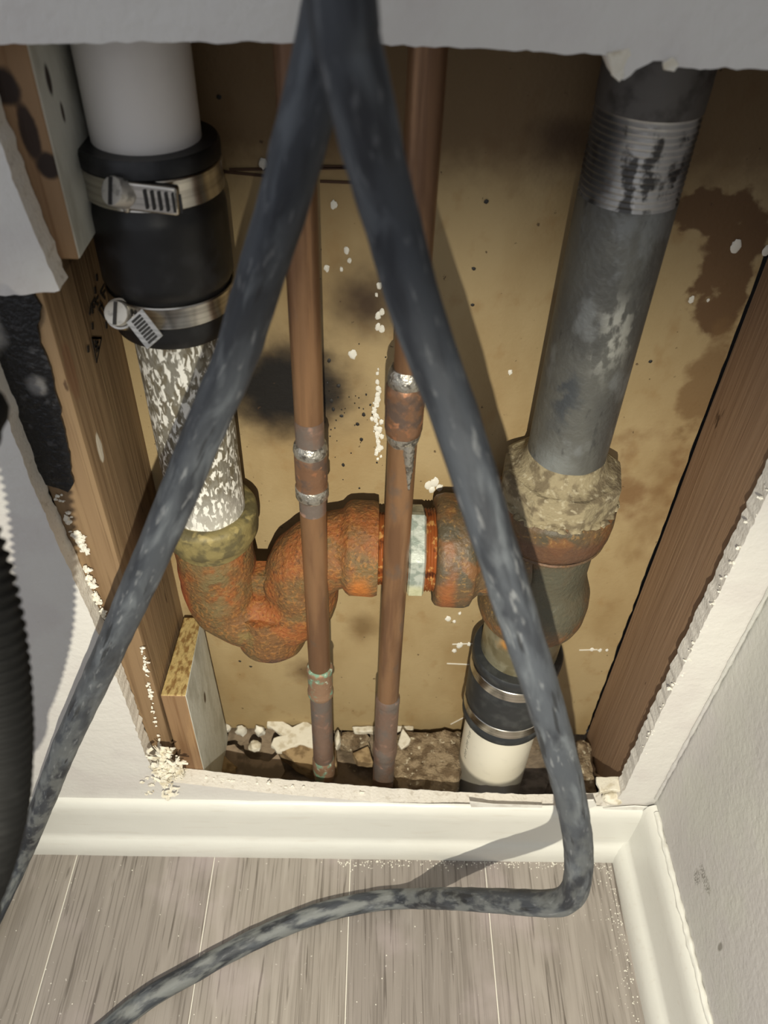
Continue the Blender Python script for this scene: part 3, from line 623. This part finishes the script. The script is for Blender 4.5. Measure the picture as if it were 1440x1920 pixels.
# corrugated black hose at the left edge
def PD(px, py, z): return CAM+ray(px, py)/F*z*.91
cps = [(V((-.36, .0, .64)), 1), (PD(-250, 760, .24), 1), (PD(-140, 880, .245), 1), (PD(-68, 1020, .25), 1), (PD(-30, 1160, .255), 1), (PD(-12, 1300, .262), 1), (PD(-8, 1420, .270), 1), (PD(-18, 1540, .280), 1), (PD(-60, 1680, .295), 1), (PD(-140, 1800, .32), 1), (V((-.30, .06, .26)), 1), (V((-.36, .04, .1)), 1), (V((-.42, .0, .014)), 1), (V((-.6, -.1, .014)), 1)]
sp = spline(cps, .00055); path = []; acc = 0
for i, (p, r) in enumerate(sp):
    if i: acc += (p-sp[i-1][0]).length
    path.append((p, .0101+.0008*math.sin(2*math.pi*acc/.0034)))
tag(mk('corrugated_hose', tube(path, 32), m_corr, sharp=180), 'black corrugated plastic hose at the left edge', 'hose')
# ================================================================== DEBRIS IN THE CAVITY
def slabpiece(name, px, z, h, mat, label, cat, group=None, step=.004, amp=.001, tilt=(0, 0), D=None, jit=.001):
    if D is None: pts = [aZ(x, y, z) for x, y in px]
    else: pts = [aD(x, y, D) for x, y in px]
    out = []; n = len(pts)
    for i in range(n):
        a_, b_ = pts[i], pts[(i+1) % n]; k = max(1, int((b_-a_).length/step))
        for j in range(k):
            p = a_+(b_-a_)*j/k
            if j: p = p+V((noise.noise(p*300), noise.noise(p*300+V((3, 3, 3))), 0))*amp
            p.z += tilt[0]*(p.x-pts[0].x)+tilt[1]*(p.y-pts[0].y); out.append(p)
    o = mk(name, extr(out, (0, .004, -h*.3) if D else (0, 0, -h), jit), mat, sharp=25)
    return bevel(tag(o, label, cat, group), .0006, 1)
def rockpx(name, px, py, z, sx, sy, sz, mat, label, cat, group=None, seed=1, amp=.3):
    c = aZ(px, py, z); return tag(mk(name, rock(c, sx, sy, sz, 3, amp, 1.8, seed), mat, sharp=30), label, cat, group)
slabpiece('drywall_scrap', [(503, 1343), (515, 1342), (548, 1360), (572, 1350), (588, 1358), (606, 1376), (612, 1400), (560, 1388), (519, 1402), (507, 1390), (512, 1378), (530, 1374), (500, 1358)], .035, .004, m_scrap, 'jagged white drywall scrap lying at the back left of the left copper pipe', 'scrap', tilt=(0, .25))
slabpiece('board_offcut', [(520, 1404), (560, 1392), (628, 1390), (632, 1440), (600, 1448), (562, 1436), (540, 1418)], .026, .016, m_tan, 'tan board offcut under the jagged white scrap', 'scrap')
slabpiece('tar_paper', [(398, 1402), (440, 1398), (470, 1425), (505, 1432), (522, 1418), (535, 1450), (520, 1475), (400, 1462), (388, 1440)], .018, .004, m_dark, 'crumpled dark tar paper beside the foot of the white sided block', 'scrap', tilt=(.1, .1), jit=.004)
slabpiece('tar_paper', [(398, 1420), (418, 1412), (440, 1440), (452, 1470), (396, 1466)], .026, .003, m_tan, 'small brown paper fold against the foot of the white sided block', 'scrap', jit=.003)
rockpx('pebble', 478, 1399, .026, .0058, .0055, .005, m_scrap, 'pale rounded pebble at the back left of the cavity floor', 'pebble', seed=3, amp=.2)
for i, (px, py, s, lb) in enumerate([(425, 1366, 1, 'small white crumb, leftmost at the foot of the brown board'), (452, 1370, 1.5, 'flat white crumb, second from the left at the foot of the brown board'), (487, 1370, 1.5, 'knobby white crumb left of the jagged white scrap')]):
    c = aZ(px, py, .026); tag(mk('plaster_crumb', rock(c, .0038*s, .004, .0042*s, 2, .5, 2, seed=i+20), m_fleck, sharp=30), lb, 'crumb', 'white crumbs along the foot of the board')
c = aZ(633, 1388, .03); tag(mk('plaster_crumb', rock(c, .003, .009, .009, 2, .35, 2, seed=31), m_scrap), 'tall white sliver right beside the left copper pipe', 'crumb')
slabpiece('drywall_strip', [(660, 1362), (700, 1361), (740, 1360), (776, 1361), (774, 1368), (740, 1372), (700, 1371), (664, 1371)], .032, .006, m_scrap, 'narrow white drywall strip behind the right copper pipe', 'scrap')
rockpx('dirt_clod', 664, 1392, .012, .016, .009, .012, m_conc, 'brown gritty dirt clod between the two copper pipes', 'clod', seed=5)
slabpiece('board_offcut', [(660, 1412), (690, 1398), (700, 1430), (672, 1428)], .022, .008, m_tan, 'small tan offcut between the copper pipes', 'scrap')
def concrete():
    poly = [(730, 1378), (770, 1366), (806, 1371), (868, 1368), (872, 1420), (866, 1452), (850, 1482), (800, 1492), (745, 1490), (728, 1440)]
    pts = [aZ(x, y, .040) for x, y in poly]; cx_ = sum((p.x for p in pts))/len(pts); cy_ = sum((p.y for p in pts))/len(pts)
    vs = []; fs = []; out = []
    for i in range(len(pts)):
        a_, b_ = pts[i], pts[(i+1) % len(pts)]
        for j in range(6): out.append(a_+(b_-a_)*j/6)
    n = len(out); rings = [(1.02, -.002), (1.03, .02), (1.0, .036), (.93, .0405), (.75, .041), (.5, .0415), (.25, .042)]
    for s_, z in rings:
        for p in out:
            q = V((cx_+(p.x-cx_)*s_, cy_+(p.y-cy_)*s_, z)); q += V((noise.noise(q*140), noise.noise(q*140+V((5, 5, 5))), noise.noise(q*110+V((9, 9, 9)))))*.0035; vs.append(q)
    for j in range(len(rings)-1):
        for i in range(n): a_, b_ = j*n+i, j*n+(i+1) % n; fs.append((a_, b_, b_+n, a_+n))
    fs.append(tuple(range((len(rings)-1)*n, len(rings)*n))); return vs, fs
tag(mk('concrete_chunk', concrete(), m_conc, sharp=60), 'big crumbled brown concrete chunk between right copper pipe and cream pipe', 'concrete')
slabpiece('drywall_chip', [(755, 1364), (771, 1386), (762, 1398), (753, 1404), (746, 1394)], .047, .004, m_scrap, 'small triangular white chip standing on the concrete chunk', 'chip')
slabpiece('concrete_block', [(1078, 1412), (1106, 1410), (1120, 1490), (1084, 1492)], .03, .03, m_conc, 'grey concrete lump at the foot of the right stud', 'concrete')
rockpx('pebble', 1092, 1402, .038, .008, .007, .006, m_conc, 'grey pebble on the concrete lump by the right stud', 'pebble', seed=8)
slabpiece('drywall_scrap', [(1117, 1456), (1172, 1455), (1176, 1466), (1168, 1484), (1150, 1480), (1126, 1485)], .0985, .004, m_scrap, 'bright white drywall scrap in the bottom right corner of the hole', 'scrap')
c = aD(1149, 1495, .3185); tag(mk('plaster_plug', rock(c, .0088, .006, .0052, 3, .18, 2, 4), m_scrap), 'rounded white plaster plug sitting on the hole edge at lower right', 'plaster')
for i, (pp, lb) in enumerate([([(880, 1500), (925, 1505), (1016, 1508), (1016, 1519), (940, 1517), (884, 1512)], 'torn paper strip on the hole edge in front of the cream pipe'),
        ([(1060, 1500), (1112, 1497), (1118, 1506), (1100, 1514), (1060, 1513)], 'torn paper strip on the hole edge right of the hose'),
        ([(1130, 1512), (1190, 1508), (1215, 1510), (1190, 1520), (1138, 1521)], 'torn paper strip under the rounded plaster plug')]):
    q = [aD(x, y, WF-.0006) for x, y in pp]; q = [V((p.x, WF-.0022+.001*noise.noise(p*200), p.z)) for p in q]
    tag(mk('paper_strip', extr(q, (0, .0009, 0), .0004), m_tape, sharp=20), lb, 'paper strip', 'torn paper strips along the lower hole edge')
# torn tufts at the top edge
for pp, lb in [([(1140, 100), (1180, 92), (1186, 108), (1176, 140), (1160, 152), (1150, 140)], 'beige torn paper tuft at the upper hole edge, left one'), ([(1240, 118), (1262, 108), (1274, 122), (1264, 134), (1246, 130)], 'beige torn paper tuft at the upper hole edge, right one')]:
    q = [aD(x, y, WF-.001) for x, y in pp]; q = [p+V((0, .003*noise.noise(p*300), 0)) for p in q]
    tag(mk('paper_tuft', extr(q, (0, .0012, 0), .0005), m_scrap, sharp=20), lb, 'torn paper', 'torn tufts on the upper hole edge')
# plaster clump at lower left corner of hole
cl = []
for i in range(15):
    px, py = random.gauss(307, 12), random.gauss(1440, 20); c = aD(px, py, random.uniform(.3125, .3165)); s = random.uniform(.002, .0046)
    cl.append(rock(c, s*random.uniform(.8, 1.6), s*.8, s*random.uniform(.6, 1.2), 3, 1.1, 2.6, seed=i))
for i in range(34):
    px, py = random.gauss(308, 18), random.gauss(1444, 26); c = aD(px, py, random.uniform(.3105, .3145)); s = random.uniform(.0007, .0018)
    cl.append(rock(c, s*random.uniform(.6, 2), s*.7, s*random.uniform(.6, 1.2), 2, .8, 2, seed=i))
for i in range(26):
    c = aD(random.gauss(310, 15), random.gauss(1444, 20), .3115); a0 = random.uniform(0, 6); ln = random.uniform(.005, .012)
    cl.append(tube(spline([(c, .0009), (c+V((math.cos(a0)*ln*.5, -.002, math.sin(a0)*ln*.5)), .0013), (c+V((math.cos(a0+.8)*ln, -.0005, math.sin(a0+.8)*ln)), .0005)], .0008), 8, .0008, 500, flat=.4))
tag(mk('plaster_clump', join(*cl), m_scrap, sharp=40), 'shredded white plaster clump at the lower left corner of the hole', 'plaster', kind='stuff')
# crumbs clinging to the sawn edges
cr = []
def edge_crumbs(a_, b_, n, D, s0, s1, spread):
    for i in range(n):
        t = random.random(); px, py = a_[0]+(b_[0]-a_[0])*t+random.gauss(0, spread), a_[1]+(b_[1]-a_[1])*t+random.gauss(0, spread)
        s = random.uniform(s0, s1); cr.append(rock(aD(px, py, D), s*random.uniform(.7, 1.8), s, s*random.uniform(.6, 1.8), 2, 1.0, 2.5, seed=i))
edge_crumbs((330, 1455), (860, 1507), 70, .322, .0005, .0014, 2.5)
edge_crumbs((160, 1060), (196, 1160), 60, .3255, .0004, .0013, 2.5)
edge_crumbs((266, 1215), (303, 1420), 60, .3265, .0003, .0010, 1.5)
edge_crumbs((105, 925), (165, 1040), 26, .327, .0005, .0015, 4)
edge_crumbs((1195, 1430), (1440, 915), 60, .3155, .0003, .0009, 4)
tag(mk('plaster_crumbs', join(*cr), m_fleck, origin=V((0, WF, .1))), 'white plaster crumbs clinging along the sawn edges of the hole', 'crumbs', kind='stuff')
